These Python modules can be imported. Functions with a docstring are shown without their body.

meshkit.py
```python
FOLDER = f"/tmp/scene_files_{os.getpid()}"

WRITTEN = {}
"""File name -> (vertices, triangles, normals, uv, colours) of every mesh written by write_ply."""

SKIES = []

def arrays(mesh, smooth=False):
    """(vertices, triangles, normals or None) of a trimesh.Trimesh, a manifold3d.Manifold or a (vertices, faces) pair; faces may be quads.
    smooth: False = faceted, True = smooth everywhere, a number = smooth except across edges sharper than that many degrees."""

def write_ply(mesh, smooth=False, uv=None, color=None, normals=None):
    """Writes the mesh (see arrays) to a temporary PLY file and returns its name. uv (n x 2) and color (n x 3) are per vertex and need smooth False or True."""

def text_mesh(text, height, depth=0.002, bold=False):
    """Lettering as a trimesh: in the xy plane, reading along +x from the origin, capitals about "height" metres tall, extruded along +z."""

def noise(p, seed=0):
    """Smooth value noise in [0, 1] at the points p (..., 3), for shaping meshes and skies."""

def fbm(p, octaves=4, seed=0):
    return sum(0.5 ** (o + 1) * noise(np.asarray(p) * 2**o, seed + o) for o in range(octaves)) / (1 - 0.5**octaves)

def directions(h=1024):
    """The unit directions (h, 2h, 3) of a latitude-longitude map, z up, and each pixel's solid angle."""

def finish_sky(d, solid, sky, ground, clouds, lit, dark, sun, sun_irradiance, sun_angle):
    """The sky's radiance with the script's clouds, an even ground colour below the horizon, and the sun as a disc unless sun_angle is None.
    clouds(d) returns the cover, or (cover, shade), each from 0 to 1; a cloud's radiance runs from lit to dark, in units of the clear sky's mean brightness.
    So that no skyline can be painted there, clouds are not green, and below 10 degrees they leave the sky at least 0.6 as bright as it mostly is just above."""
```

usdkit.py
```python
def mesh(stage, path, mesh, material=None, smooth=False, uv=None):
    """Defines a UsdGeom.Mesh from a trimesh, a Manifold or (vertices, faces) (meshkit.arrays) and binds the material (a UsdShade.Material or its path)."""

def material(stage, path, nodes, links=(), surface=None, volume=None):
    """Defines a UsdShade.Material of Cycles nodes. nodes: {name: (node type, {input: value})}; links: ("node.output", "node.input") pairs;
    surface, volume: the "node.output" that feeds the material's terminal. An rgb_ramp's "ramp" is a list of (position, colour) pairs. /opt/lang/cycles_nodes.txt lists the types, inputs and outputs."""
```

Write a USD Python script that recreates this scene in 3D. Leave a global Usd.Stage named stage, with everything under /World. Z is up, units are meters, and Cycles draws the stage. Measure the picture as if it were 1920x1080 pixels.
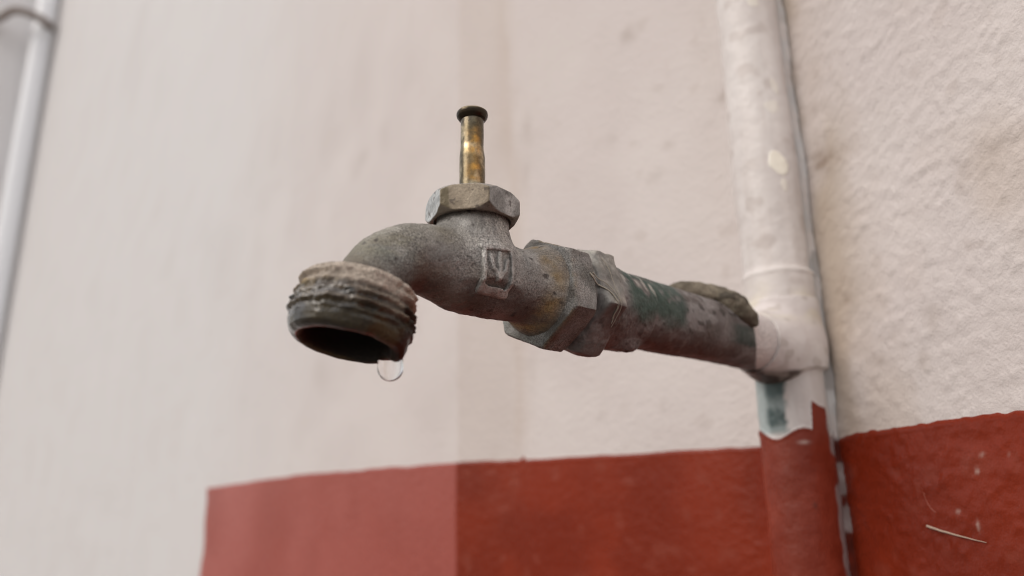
import math
import numpy as np
import trimesh
import usdkit, meshkit
from meshkit import noise, fbm
from pxr import Usd, UsdGeom, UsdLux, UsdShade, Gf, Sdf, Vt

stage = Usd.Stage.CreateInMemory()
UsdGeom.SetStageUpAxis(stage, "Z")
UsdGeom.SetStageMetersPerUnit(stage, 1.0)
UsdGeom.Xform.Define(stage, "/World")
UsdGeom.Scope.Define(stage, "/World/Looks")

# ------------------------------------------------------------------ camera
CZ = 0.5                                   # the lens is half a metre above the ground
PITCH, ROLL = 15.5, 0.9
cam = UsdGeom.Camera.Define(stage, "/World/camera")
cam.CreateHorizontalApertureAttr(36.0)
cam.CreateFocalLengthAttr(1400 / 1920 * 36.0)
cam.CreateFStopAttr(11.5)
cam.CreateFocusDistanceAttr(0.147)
cam.CreateClippingRangeAttr((0.01, 10000.0))
cam.CreateExposureAttr(0.88)
cp, sp = math.cos(math.radians(PITCH)), math.sin(math.radians(PITCH))
cr, sr = math.cos(math.radians(ROLL)), math.sin(math.radians(ROLL))
right0, up0, back0 = np.array([1, 0, 0.]), np.array([0, -sp, cp]), np.array([0, -cp, -sp])
right1, up1 = right0 * cr - up0 * sr, right0 * sr + up0 * cr
m4 = np.eye(4); m4[0, :3], m4[1, :3], m4[2, :3], m4[3, :3] = right1, up1, back0, (0, 0, CZ)
cam.AddTransformOp().Set(Gf.Matrix4d(*m4.ravel().tolist()))

# ------------------------------------------------------------------ daylight: bright overcast, the light comes from the open side at the left
SUN = np.array([-0.70, -0.38, 0.60]); SUN /= np.linalg.norm(SUN)
el, rot = math.asin(SUN[2]), math.atan2(SUN[0], SUN[1])
dome = UsdLux.DomeLight.Define(stage, "/World/sky")
dome.CreateIntensityAttr(1.0)
skym = usdkit.material(stage, "/World/Looks/sky", {
    "tc": ("texture_coordinate", {}),
    "mp": ("mapping", {"scale": (1.6, 1.6, 3.2)}),
    "n": ("noise_texture", {"scale": 1.7, "detail": 6, "roughness": 0.55}),
    "r": ("rgb_ramp", {"ramp": [(0.30, (0.55, 0.55, 0.55)), (0.62, (0.95, 0.95, 0.95))]}),
    "s": ("sky_texture", {"sky_type": "single_scattering", "sun_disc": False, "sun_elevation": el, "sun_rotation": rot, "aerosol_density": 3.0}),
    "xyz": ("separate_xyz", {}),
    "ov": ("map_range", {"from_min": 0.0, "from_max": 1.0, "to_min": 0.40, "to_max": 1.2, "clamp": True}),
    "cl": ("mix_color", {"blend_type": "multiply", "fac": 1.0, "a": (6.3, 6.05, 5.9), "use_clamp": False, "use_clamp_result": False}),
    "mx": ("mix_color", {}),
    "bg": ("background_shader", {"strength": 0.10}),
}, [("tc.generated", "mp.vector"), ("mp.vector", "n.vector"), ("n.fac", "r.fac"), ("r.color", "mx.fac"), ("tc.generated", "xyz.vector"), ("xyz.z", "ov.value"), ("ov.result", "cl.b"), ("cl.result", "mx.b"), ("s.color", "mx.a"), ("mx.result", "bg.color")], surface="bg.background")
UsdShade.MaterialBindingAPI.Apply(dome.GetPrim()).Bind(skym)
dome.GetPrim().SetCustomDataByKey("kind", "structure")
sun = UsdLux.DistantLight.Define(stage, "/World/sun")
sun.CreateNormalizeAttr(True); sun.CreateIntensityAttr(0.20); sun.CreateAngleAttr(40.0); sun.CreateColorAttr(Gf.Vec3f(1.0, 0.93, 0.86))
zx = SUN; xx = np.cross([0, 0, 1.], zx); xx /= np.linalg.norm(xx); yx = np.cross(zx, xx)
s4 = np.eye(4); s4[0, :3], s4[1, :3], s4[2, :3] = xx, yx, zx
sun.AddTransformOp().Set(Gf.Matrix4d(*s4.ravel().tolist()))

# ------------------------------------------------------------------ helpers
def thing(name, label, cat, mat=None, group=None):
    x = UsdGeom.Xform.Define(stage, "/World/" + name)
    if mat is not None:
        x.AddTransformOp().Set(Gf.Matrix4d(*np.asarray(mat).ravel().tolist()))
    return tag(x.GetPrim(), label, cat, group)

def tag(p, label=None, cat=None, group=None, kind=None):
    for k, v in (("label", label), ("category", cat), ("group", group), ("kind", kind)):
        if v: p.SetCustomDataByKey(k, v)
    return p

USED = {}
def obj(name, mesh, material, parent=None, smooth=True, color=None, wet=None, label=None):
    base = str(parent.GetPath()) if parent is not None else "/World"
    k = USED.get((base, name), 0); USED[(base, name)] = k + 1
    path = f"{base}/{name}" + (f"_{k:03d}" if k else "")
    v, f, n = meshkit.arrays(mesh, smooth)
    m = UsdGeom.Mesh.Define(stage, path)
    m.CreatePointsAttr(Vt.Vec3fArray.FromNumpy(v.astype(np.float32)))
    m.CreateFaceVertexCountsAttr(Vt.IntArray.FromNumpy(np.full(len(f), 3, np.int32)))
    m.CreateFaceVertexIndicesAttr(Vt.IntArray.FromNumpy(f.astype(np.int32).ravel()))
    m.CreateSubdivisionSchemeAttr("none")
    if n is not None:
        m.CreateNormalsAttr(Vt.Vec3fArray.FromNumpy(n.astype(np.float32))); m.SetNormalsInterpolation("vertex")
    api = UsdGeom.PrimvarsAPI(m)
    if color is not None:
        c = color(v, n if n is not None else v) if callable(color) else np.broadcast_to(np.asarray(color, float), v.shape)
        api.CreatePrimvar("tint", Sdf.ValueTypeNames.Color3fArray, "vertex").Set(Vt.Vec3fArray.FromNumpy(np.ascontiguousarray(np.clip(c, 0, 1), np.float32)))
    w = np.zeros(len(v)) if wet is None else (wet(v) if callable(wet) else np.broadcast_to(float(wet), len(v)))
    api.CreatePrimvar("wet", Sdf.ValueTypeNames.Color3fArray, "vertex").Set(Vt.Vec3fArray.FromNumpy(np.ascontiguousarray(np.repeat(np.clip(w, 0, 1)[:, None], 3, 1), np.float32)))
    UsdShade.MaterialBindingAPI.Apply(m.GetPrim()).Bind(material)
    tag(m.GetPrim(), label)
    return m.GetPrim()

def surface(name, rough=0.7, bumps=((900, 0.00012, 4),), speck=None, metallic=0.0, spec=0.5, wetrough=0.08, varr=0.0, coat=0.0):
    """Base colour from the mesh's own tint, fine speckle and relief from noise in space; wet places are smoother and darker."""
    N = {"a": ("attribute", {"attribute": "tint"}), "w": ("attribute", {"attribute": "wet"}), "g": ("geometry", {}),
         "p": ("principled_bsdf", {"metallic": metallic, "specular_ior_level": spec, "coat_weight": coat, "coat_roughness": 0.06}),
         "wr": ("mix_float", {"a": rough, "b": wetrough}),
         "wd": ("mix_color", {"blend_type": "multiply", "b": (0.45, 0.42, 0.38)})}
    L = [("w.fac", "wr.fac"), ("w.fac", "wd.fac"), ("wd.result", "p.base_color")]
    src = "a.color"
    for i, (scale, lo, hi, p0, p1) in enumerate(speck or ()):
        N[f"sn{i}"] = ("noise_texture", {"scale": scale, "detail": 3, "roughness": 0.6})
        N[f"sr{i}"] = ("rgb_ramp", {"ramp": [(p0, (lo,) * 3), (p1, (hi,) * 3)]})
        N[f"sm{i}"] = ("mix_color", {"blend_type": "multiply", "use_clamp_result": False})
        N[f"sk{i}"] = ("noise_texture", {"scale": 130.0 + 40 * i, "detail": 3})
        N[f"sf{i}"] = ("map_range", {"from_min": 0.38, "from_max": 0.62, "to_min": 0.25, "to_max": 1.0, "clamp": True})
        L += [("g.position", f"sk{i}.vector"), (f"sk{i}.fac", f"sf{i}.value"), (f"sf{i}.result", f"sm{i}.fac")]
        L += [("g.position", f"sn{i}.vector"), (f"sn{i}.fac", f"sr{i}.fac"), (src, f"sm{i}.a"), (f"sr{i}.color", f"sm{i}.b")]
        src = f"sm{i}.result"
    L.append((src, "wd.a"))
    if varr:
        N["rn"] = ("noise_texture", {"scale": 400, "detail": 3})
        N["rr"] = ("map_range", {"from_min": 0.3, "from_max": 0.7, "to_min": rough - varr, "to_max": rough + varr, "clamp": True})
        L += [("g.position", "rn.vector"), ("rn.fac", "rr.value"), ("rr.result", "wr.a")]
    L.append(("wr.result", "p.roughness"))
    if coat: L.append(("w.fac", "p.coat_weight"))
    prev = None
    for i, (scale, dist, det) in enumerate(bumps):
        N[f"bn{i}"] = ("noise_texture", {"scale": scale, "detail": det, "roughness": 0.6})
        N[f"b{i}"] = ("bump", {"strength": 1.0, "distance": dist})
        L += [("g.position", f"bn{i}.vector"), (f"bn{i}.fac", f"b{i}.height")]
        if prev: L.append((prev, f"b{i}.normal"))
        prev = f"b{i}.normal"
    if prev: L.append((prev, "p.normal"))
    return usdkit.material(stage, "/World/Looks/" + name, N, L, surface="p.BSDF")

M = {
    "plaster": surface("plaster", 0.55, ((520, 0.0003, 3), (1500, 0.00018, 3)), spec=0.35),
    "red_paint": surface("red_paint", 0.30, ((300, 0.0003, 3), (1000, 0.00006, 3)), spec=0.26, varr=0.06),
    "pipe_paint": surface("pipe_paint", 0.46, ((200, 0.00035, 3), (900, 0.00010, 3)), spec=0.4, varr=0.08),
    "cast_metal": surface("cast_metal", 0.56, ((2600, 0.00026, 4), (800, 0.00014, 3)), speck=((3000, 0.52, 1.6, 0.36, 0.66), (900, 0.88, 1.12, 0.35, 0.65)), metallic=0.30, spec=0.45, varr=0.1),
    "nut_metal": surface("nut_metal", 0.48, ((1500, 0.00010, 4),), speck=((2500, 0.75, 1.3, 0.35, 0.65),), metallic=0.35, varr=0.12),
    "crust": surface("crust", 0.68, ((2400, 0.00016, 3),), speck=((2400, 0.6, 1.45, 0.36, 0.66),), spec=0.3, coat=1.0),
    "brass": surface("brass", 0.27, ((1200, 0.00003, 4),), speck=((1600, 0.75, 1.2, 0.35, 0.65),), metallic=0.95, varr=0.08),
    "dark_cap": surface("dark_cap", 0.30, ((1500, 0.00007, 3),), metallic=0.9, varr=0.06),
    "old_steel": surface("old_steel", 0.55, ((1400, 0.00016, 4), (420, 0.00025, 3)), speck=((1500, 0.75, 1.25, 0.35, 0.65),), metallic=0.1, varr=0.12),
    "fibre": surface("fibre", 0.8, ()),
    "far_pipe": surface("far_pipe", 0.25, (), spec=0.5),
    "ground": surface("ground", 0.85, ((60, 0.003, 4),), speck=((40, 0.8, 1.2, 0.35, 0.65),)),
}
M["water"] = usdkit.material(stage, "/World/Looks/water", {"p": ("principled_bsdf", {"base_color": (1, 1, 1), "roughness": 0.0, "ior": 1.333, "transmission_weight": 1.0})}, [], surface="p.BSDF")

def mixc(a, b, t):
    t = np.asarray(t)[..., None] if np.ndim(t) else t
    return np.asarray(a) * (1 - t) + np.asarray(b) * t

def sstep(a, b, x):
    t = np.clip((x - a) / (b - a), 0, 1)
    return t * t * (3 - 2 * t)

def nz(p, scale, seed=0, oct=3, lo=0.35, hi=0.65):
    """Noise with features of about 1/scale metres, stretched to 0..1."""
    return sstep(lo, hi, fbm(np.asarray(p) * scale + 37.1 + seed * 11.3, oct, seed))

def sn(p, scale, seed=0, oct=3):
    return fbm(np.asarray(p) * scale + 53.7 + seed * 7.7, oct, seed) * 2 - 1

def grid_mesh(P, closed_u=False, flip=False):
    nu, nv = P.shape[:2]
    i, j = np.meshgrid(np.arange(nu if closed_u else nu - 1), np.arange(nv - 1), indexing="ij")
    a, b = i * nv + j, ((i + 1) % nu) * nv + j
    q = np.stack([a, b, b + 1, a + 1], -1).reshape(-1, 4)
    if flip: q = q[:, ::-1]
    return P.reshape(-1, 3), np.vstack([q[:, [0, 1, 2]], q[:, [0, 2, 3]]])

def surface_nets(F, origin, h):
    s = F < 0
    c = s[:-1, :-1, :-1].astype(np.int8)
    tot = sum(s[dx:s.shape[0] - 1 + dx, dy:s.shape[1] - 1 + dy, dz:s.shape[2] - 1 + dz].astype(np.int8) for dx in (0, 1) for dy in (0, 1) for dz in (0, 1))
    cells = np.argwhere((tot > 0) & (tot < 8))
    corners = np.array([(x, y, z) for x in (0, 1) for y in (0, 1) for z in (0, 1)])
    edges = [(i, j) for i in range(8) for j in range(i + 1, 8) if np.abs(corners[i] - corners[j]).sum() == 1]
    val = np.stack([F[tuple((cells + k).T)] for k in corners], 1)
    acc, cnt = np.zeros((len(cells), 3)), np.zeros(len(cells))
    for i, j in edges:
        a, b = val[:, i], val[:, j]
        x = (a < 0) != (b < 0)
        t = np.where(x, a / np.where(a == b, 1, a - b), 0)
        acc += np.where(x[:, None], corners[i] + t[:, None] * (corners[j] - corners[i]), 0); cnt += x
    V = (cells + acc / cnt[:, None]) * h + origin
    ids = np.full(c.shape, -1); ids[tuple(cells.T)] = np.arange(len(cells))
    faces = []
    for ax in range(3):
        o1, o2 = [(1, 2), (2, 0), (0, 1)][ax]
        A = np.take(s, range(0, s.shape[ax] - 1), ax); B = np.take(s, range(1, s.shape[ax]), ax)
        e = np.argwhere(A != B)
        ok = (e[:, o1] > 0) & (e[:, o2] > 0) & (e[:, o1] < c.shape[o1]) & (e[:, o2] < c.shape[o2]); e = e[ok]
        ins = A[tuple(e.T)]
        d1, d2 = np.eye(3, dtype=int)[o1], np.eye(3, dtype=int)[o2]
        q = np.stack([ids[tuple((e - d1 - d2).T)], ids[tuple((e - d2).T)], ids[tuple(e.T)], ids[tuple((e - d1).T)]], 1)
        q[~ins] = q[~ins][:, ::-1]
        faces.append(q)
    q = np.vstack(faces)
    return V, np.vstack([q[:, [0, 1, 2]], q[:, [0, 2, 3]]])

def box_grid(lo, hi, h):
    ax = [np.arange(a, b + h, h) for a, b in zip(lo, hi)]
    return np.stack(np.meshgrid(*ax, indexing="ij"), -1).astype(np.float32), np.array(lo, float)

def smin(a, b, k):
    t = np.clip(0.5 + 0.5 * (b - a) / k, 0, 1)
    return b * (1 - t) + a * t - k * t * (1 - t)

def smax(a, b, k): return -smin(-a, -b, k)

def catmull(pts, n):
    from scipy.interpolate import CubicSpline, PchipInterpolator
    pts = np.asarray(pts, float)
    t = np.concatenate([[0], np.cumsum(np.linalg.norm(np.diff(pts[:, :3], axis=0), axis=1))])
    tt = np.linspace(0, t[-1], n)
    return np.hstack([CubicSpline(t, pts[:, :3])(tt), PchipInterpolator(t, pts[:, 3])(tt)[:, None]]) if pts.shape[1] > 3 else CubicSpline(t, pts)(tt)

def spheres(G, pts):
    d = np.full(G.shape[:-1], 1e9, np.float32)
    for x, y, z, r in pts:
        d = np.minimum(d, np.sqrt((G[..., 0] - x) ** 2 + (G[..., 1] - y) ** 2 + (G[..., 2] - z) ** 2) - r)
    return d

def roughen(v, f, amp_scale, seed=0):
    """Moves each vertex along its normal by noise: amp_scale is a list of (amplitude, 1/feature size, octaves)."""
    n = meshkit.arrays((v, f), True)[2]
    d = sum(a * sn(v, s, seed + i, o) for i, (a, s, o) in enumerate(amp_scale))
    return v + n * d[:, None], f

def wobble_tube(pts, radii, sides=10, seed=0, amp=0.0, scale=600):
    p = np.asarray(pts, float); r = np.broadcast_to(radii, (len(p),))
    t = np.gradient(p, axis=0); t /= np.linalg.norm(t, axis=1, keepdims=True)
    a = np.cross(t, [0.3, 0.2, 0.93]); a /= np.linalg.norm(a, axis=1, keepdims=True)
    b = np.cross(t, a); th = np.arange(sides) / sides * 2 * np.pi
    P = p[None] + r[None, :, None] * (np.cos(th)[:, None, None] * a[None] + np.sin(th)[:, None, None] * b[None])
    v, f = grid_mesh(P, True, flip=True)
    n = len(p); c0, c1 = len(v), len(v) + 1
    v = np.vstack([v, p[0], p[-1]])
    k = np.arange(sides); k2 = (k + 1) % sides
    f = np.vstack([f, np.stack([np.full(sides, c0), k * n, k2 * n], 1)[:, ::-1], np.stack([np.full(sides, c1), k * n + n - 1, k2 * n + n - 1], 1)])
    m = trimesh.Trimesh(v, f, process=False)
    trimesh.repair.fix_normals(m)
    v, f = np.array(m.vertices), np.array(m.faces)
    return roughen(v, f, ((amp, scale, 2),), seed) if amp else (v, f)

# ------------------------------------------------------------------ the painted wall
W = np.array([0, 0, CZ])
CORNER = np.array([0.0868, 0.2662]); FOLD0 = np.array([0.0036, 0.3446]); FOLD1 = np.array([-0.0275, 0.3640])
tl = np.array([-0.643, 0.766]); END = np.array([-1.362, 1.953])
RIGHT1 = np.array([0.1069, 0.1612]); RIGHT0 = RIGHT1 + (RIGHT1 - CORNER) * 1.9
tr = (CORNER - RIGHT1) / np.linalg.norm(CORNER - RIGHT1)
plan = [RIGHT0, CORNER, FOLD0, FOLD1, END, END + 0.3 * np.array([-0.82, -0.57])]
seg = np.linalg.norm(np.diff(plan, axis=0), axis=1); cum = np.concatenate([[0], np.cumsum(seg)])
S_CORNER, S_F0, S_F1, S_END = cum[1:5]
S_R1 = np.linalg.norm(RIGHT1 - RIGHT0)

def plan_at(s):
    """Position and outward normal (towards the camera's side) along the wall, with slightly rounded corners."""
    def raw(x): return np.stack([np.interp(x, cum, [q[k] for q in plan]) for k in (0, 1)], -1)
    w = 0.0015 + 0.006 * sstep(0.012, 0.0, np.abs(s - S_F0)) + 0.0035 * sstep(0.02, 0.0, np.abs(s - S_CORNER)) + 0.02 * sstep(0.1, 0.0, np.abs(s - S_END))
    p = sum(raw(s + w * k) for k in np.linspace(-1, 1, 9)) / 9
    t = raw(s + w + 1e-4) - raw(s - w - 1e-4); t /= np.linalg.norm(t, axis=-1, keepdims=True)
    return p, np.stack([-t[..., 1], t[..., 0]], -1)

def wall_relief(s, z):
    q = np.stack([s, z, np.zeros_like(s)], -1)
    fine = 1 - sstep(S_F1 + 0.02, S_F1 + 0.25, s)
    rough = 1 - 0.75 * sstep(S_CORNER - 0.06, S_CORNER + 0.03, s)
    stretched = q * np.array([0.75, 1.45, 1])
    blob = np.clip(fbm(stretched * 430 + 9.1, 2, 4) - 0.56, 0, 1)
    return 0.0006 * sn(q, 20, 1, 2) + fine * rough * (0.00017 * sn(stretched, 200, 2, 2) + 0.0011 * blob + 0.00022 * sn(stretched, 640, 3, 2))

def s_axis(fine_right, fine_mid):
    a = np.concatenate([np.arange(0, S_R1 - 0.02, 0.0014), np.arange(S_R1 - 0.02, S_CORNER, fine_right), np.arange(S_CORNER, S_F1 + 0.03, fine_mid)])
    b = [S_F1 + 0.03]
    while b[-1] < cum[-1]: b.append(b[-1] + max(fine_mid, 0.05 * (b[-1] - S_F1)))
    return np.unique(np.clip(np.concatenate([a, b, np.linspace(S_END - 0.04, S_END + 0.04, 17)]), 0, cum[-1]))

def z_axis(fine):
    return np.concatenate([np.linspace(-CZ, -0.07, 22)[:-1], np.arange(-0.07, 0.25, fine), 0.25 + np.linspace(0, 1, 45) ** 1.6 * 2.75])

def wall_points(s, z, lift=0.0):
    p, n = plan_at(s)
    d = wall_relief(s, z) + lift
    return np.stack([p[..., 0] + n[..., 0] * d, p[..., 1] + n[..., 1] * d, z], -1)

def blobs(s, z, spots):
    return np.max([a * np.exp(-(((s - x) / rx) ** 2 + ((z - y) / ry) ** 2)) for x, y, rx, ry, a in spots], axis=0)

SMUDGES = [(0.1064, 0.213, 0.008, 0.006, 0.55), (0.1155, 0.207, 0.007, 0.007, 0.4), (0.0795, 0.218, 0.005, 0.010, 0.3), (0.164, 0.25, 0.012, 0.02, 0.25), (0.256, 0.29, 0.02, 0.03, 0.2), (0.360, 0.21, 0.03, 0.04, 0.2), (0.152, 0.078, 0.008, 0.010, 0.35), (0.88, 0.68, 0.06, 0.07, 0.25),
           (-0.0445, 0.177, 0.0035, 0.008, 0.55), (-0.042, 0.152, 0.003, 0.010, 0.45), (-0.0443, 0.0535, 0.003, 0.010, 0.3), (-0.0955, 0.153, 0.003, 0.004, 0.35), (-0.116, 0.1284, 0.003, 0.003, 0.4), (-0.0824, 0.0311, 0.003, 0.003, 0.35), (-0.1133, 0.0327, 0.002, 0.003, 0.4)]

def wall_color(s, z):
    q = np.stack([s, z, np.zeros_like(s)], -1)
    c = mixc((0.610, 0.551, 0.534), (0.645, 0.590, 0.570), nz(q, 22, 1))
    c = mixc(c, (0.78, 0.765, 0.765), sstep(S_END - 0.01, S_END + 0.01, s))  # return wall coloured whiter to brighten its dim corner
    c = mixc(c, (0.665, 0.658, 0.660), sstep(S_END, S_END - 0.01, s) * sstep(S_F1 - 0.001, S_F1 + 0.45, s) * 0.85)  # cool skylight from the left, put into the plaster colour
    right_of_pipe = S_CORNER - s
    stain = np.exp(-((right_of_pipe - 0.052) / 0.015) ** 2) * (0.25 + 0.75 * nz(q * [1, 0.5, 1], 60, 3)) * sstep(0.0, 0.05, z + 0.02)
    c = mixc(c, (0.43, 0.355, 0.285), np.clip(stain, 0, 1) * 0.85)
    c = mixc(c, (0.50, 0.40, 0.32), 0.35 * nz(q, 35, 5, 3, 0.5, 0.72) * (s < S_CORNER))
    dots = nz(q, 140, 8, 2, 0.66, 0.76) * (0.4 + 0.6 * (s < S_CORNER + 0.05))
    c = mixc(c, (0.34, 0.26, 0.21), dots * 0.16)
    K = S_CORNER - 0.003
    spots = [(K - 0.0520, 0.0978, 0.0026, 0.0016, 1.3), (K - 0.0495, 0.1010, 0.0016, 0.0022, 0.8), (K - 0.053, 0.0965, 0.005, 0.0022, 0.5), (K - 0.0485, 0.1065, 0.0012, 0.0016, 0.35), (K - 0.0495, 0.117, 0.0012, 0.0012, 0.4), (K - 0.0532, 0.1275, 0.0012, 0.002, 0.3),
             (K - 0.0537, 0.0535, 0.0013, 0.0013, 0.6), (K - 0.0545, 0.055, 0.004, 0.004, 0.3), (K - 0.0849, 0.0407, 0.0016, 0.0024, 0.35), (K - 0.1102, 0.0725, 0.004, 0.0028, 0.25), (K - 0.063, 0.034, 0.001, 0.001, 0.5), (K - 0.079, 0.031, 0.001, 0.0018, 0.45),
             (K + 0.0052, 0.1526, 0.0016, 0.0020, 0.55), (K + 0.0471, 0.2005, 0.0016, 0.003, 0.45), (K + 0.03, 0.14, 0.001, 0.0015, 0.3)]
    grit = 0.006 * sn(q, 130, 40, 3)
    spots = [(a_, b_, rx_ * 2.4, ry_ * 1.5, k_) for a_, b_, rx_, ry_, k_ in spots]
    c = mixc(c, (0.25, 0.185, 0.14), np.clip(blobs(s + 0.6 * grit, z + 0.3 * grit, spots), 0, 1) * (0.6 + 0.4 * nz(q, 300, 41, 2)) * 0.85)
    c = mixc(c, (0.47, 0.41, 0.375), 0.07 * nz(q * [1, 0.22, 1], 40, 61, 3, 0.5, 0.72) + 0.10 * nz(q, 30, 62, 3, 0.52, 0.7))
    soft = [(S_F1 + a_, b_, ra, rb, k_) for a_, b_, ra, rb, k_ in SMUDGES]
    c = mixc(c, (0.40, 0.345, 0.315), blobs(s + grit, z, soft) * 0.6)
    drip = np.exp(-((s - S_F0 - 0.004) / 0.008) ** 2) * nz(q * [1, 0.25, 1], 90, 6) * 0.35
    c = mixc(c, (0.48, 0.38, 0.31), drip)
    strip = sstep(S_F0 - 0.004, S_F0 + 0.006, s) * sstep(S_F1 + 0.001, S_F1 - 0.001, s)
    return mixc(c, (0.54, 0.46, 0.405), strip * 0.3)

wall = thing("painted_wall", "off-white rough plaster wall with a hand-painted red band along its foot", "wall", np.vstack([np.hstack([np.eye(3), np.zeros((3, 1))]), [[0, 0, CZ, 1]]]))
sa, za = s_axis(0.0007, 0.0011), z_axis(0.0009)
SS, ZZ = np.meshgrid(sa, za, indexing="ij")
front = wall_points(SS, ZZ)
pb, nb = plan_at(sa)
back = np.stack([np.repeat((pb - 0.012 * nb)[:, None, 0], 2, 1), np.repeat((pb - 0.012 * nb)[:, None, 1], 2, 1), np.tile([za[0], za[-1]], (len(sa), 1))], -1)
full = np.concatenate([back[:, :1], front, back[:, 1:]], 1)          # foot, face and top as one shell; the back is open ground behind it
vw, fw = grid_mesh(full, False, flip=True)
SC = np.concatenate([SS[:, :1], SS, SS[:, -1:]], 1).ravel(); ZC = np.concatenate([ZZ[:, :1], ZZ, ZZ[:, -1:]], 1).ravel()
nv_ = full.shape[1]
i = np.arange(len(sa) - 1)
bq = np.stack([i * nv_, (i + 1) * nv_, (i + 1) * nv_ + nv_ - 1, i * nv_ + nv_ - 1], 1)
fw = np.vstack([fw, bq[:, [0, 1, 2]], bq[:, [0, 2, 3]]])
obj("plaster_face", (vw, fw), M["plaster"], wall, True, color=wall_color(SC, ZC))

# red band: a film of paint on the plaster, with a wavering upper edge that ends on the left
z_of = lambda s: np.interp(s, [0, S_CORNER - 0.050, S_CORNER - 0.0445, S_CORNER - 0.041, S_CORNER + 0.004, S_F1, S_F1 + 0.17, S_F1 + 0.5], [0.0155, 0.0157, 0.0148, 0.0122, 0.0155, 0.0155, 0.0147, 0.0045])
S_RED = S_F1 + 0.345
def red_color(s, z):
    q = np.stack([s, z, np.zeros_like(s)], -1)
    c = mixc((0.180, 0.020, 0.0068), (0.225, 0.027, 0.0095), nz(q, 40, 2))
    c = mixc(c, (0.25, 0.055, 0.034), 0.4 * nz(q, 160, 4, 2, 0.6, 0.75))
    gap = np.exp(-((S_CORNER - 0.0410 - s) / 0.0016) ** 2) * nz(q * [1, 0.6, 1], 130, 9, 2, 0.42, 0.52) * (z < 0.012) * (z > -0.045)
    c = mixc(c, (0.36, 0.30, 0.28), gap)
    chips = blobs(s, z, [(S_CORNER - 0.0027 - 0.0917, 0.0038, 0.0005, 0.0004, 1.0), (S_CORNER - 0.0027 - 0.0893, -0.0082, 0.0004, 0.0009, 0.5), (S_CORNER - 0.0027 - 0.0839, -0.0054, 0.0006, 0.0004, 0.5), (S_CORNER - 0.0027 - 0.101, 0.0065, 0.0003, 0.0003, 0.5), (S_CORNER - 0.0027 - 0.094, 0.007, 0.0006, 0.0003, 0.35)])
    c = mixc(c, (0.37, 0.103, 0.085), sstep(S_F1 - 0.0008, S_F1 + 0.0012, s + 0.0006 * sn(q, 90, 33, 2)) * (0.40 + 0.35 * sstep(S_F1, S_F1 + 0.3, s) + 0.35 * nz(q, 16, 34, 4)))   # paler beyond the fold: a grazing sky reflection painted into the colour
    return mixc(c, (0.62, 0.5, 0.44), chips)
sr_ = sa[sa <= S_RED]; sr_ = np.append(sr_, S_RED)
vv = np.concatenate([np.linspace(0, 0.8, 14)[:-1], np.linspace(0.8, 1, 118)])
qe = np.stack([sr_, sr_ * 0, sr_ * 0], -1)
ez = z_of(sr_) + 0.0005 * sn(qe, 420, 3, 3) * sstep(S_CORNER + 0.05, S_CORNER - 0.02, sr_) + 0.0010 * sn(qe, 75, 5, 3) + 0.0018 * np.exp(-((sr_ - S_F0 + 0.0005) / 0.0009) ** 2)
SR, VV = np.meshgrid(sr_, vv, indexing="ij")
ZR = -CZ + 0.001 + VV * (ez[:, None] + CZ - 0.001)
SR = SR + 0.006 * sn(np.stack([SR * 0, ZR, SR * 0], -1), 30, 4, 3) * sstep(S_RED - 0.1, S_RED, SR)
lift = np.where(VV >= 0.9999, -0.0001, 0.00032 + 0.00018 * np.exp(-(((1 - VV) * 0.51 - 0.0006) / 0.0007) ** 2))
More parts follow.
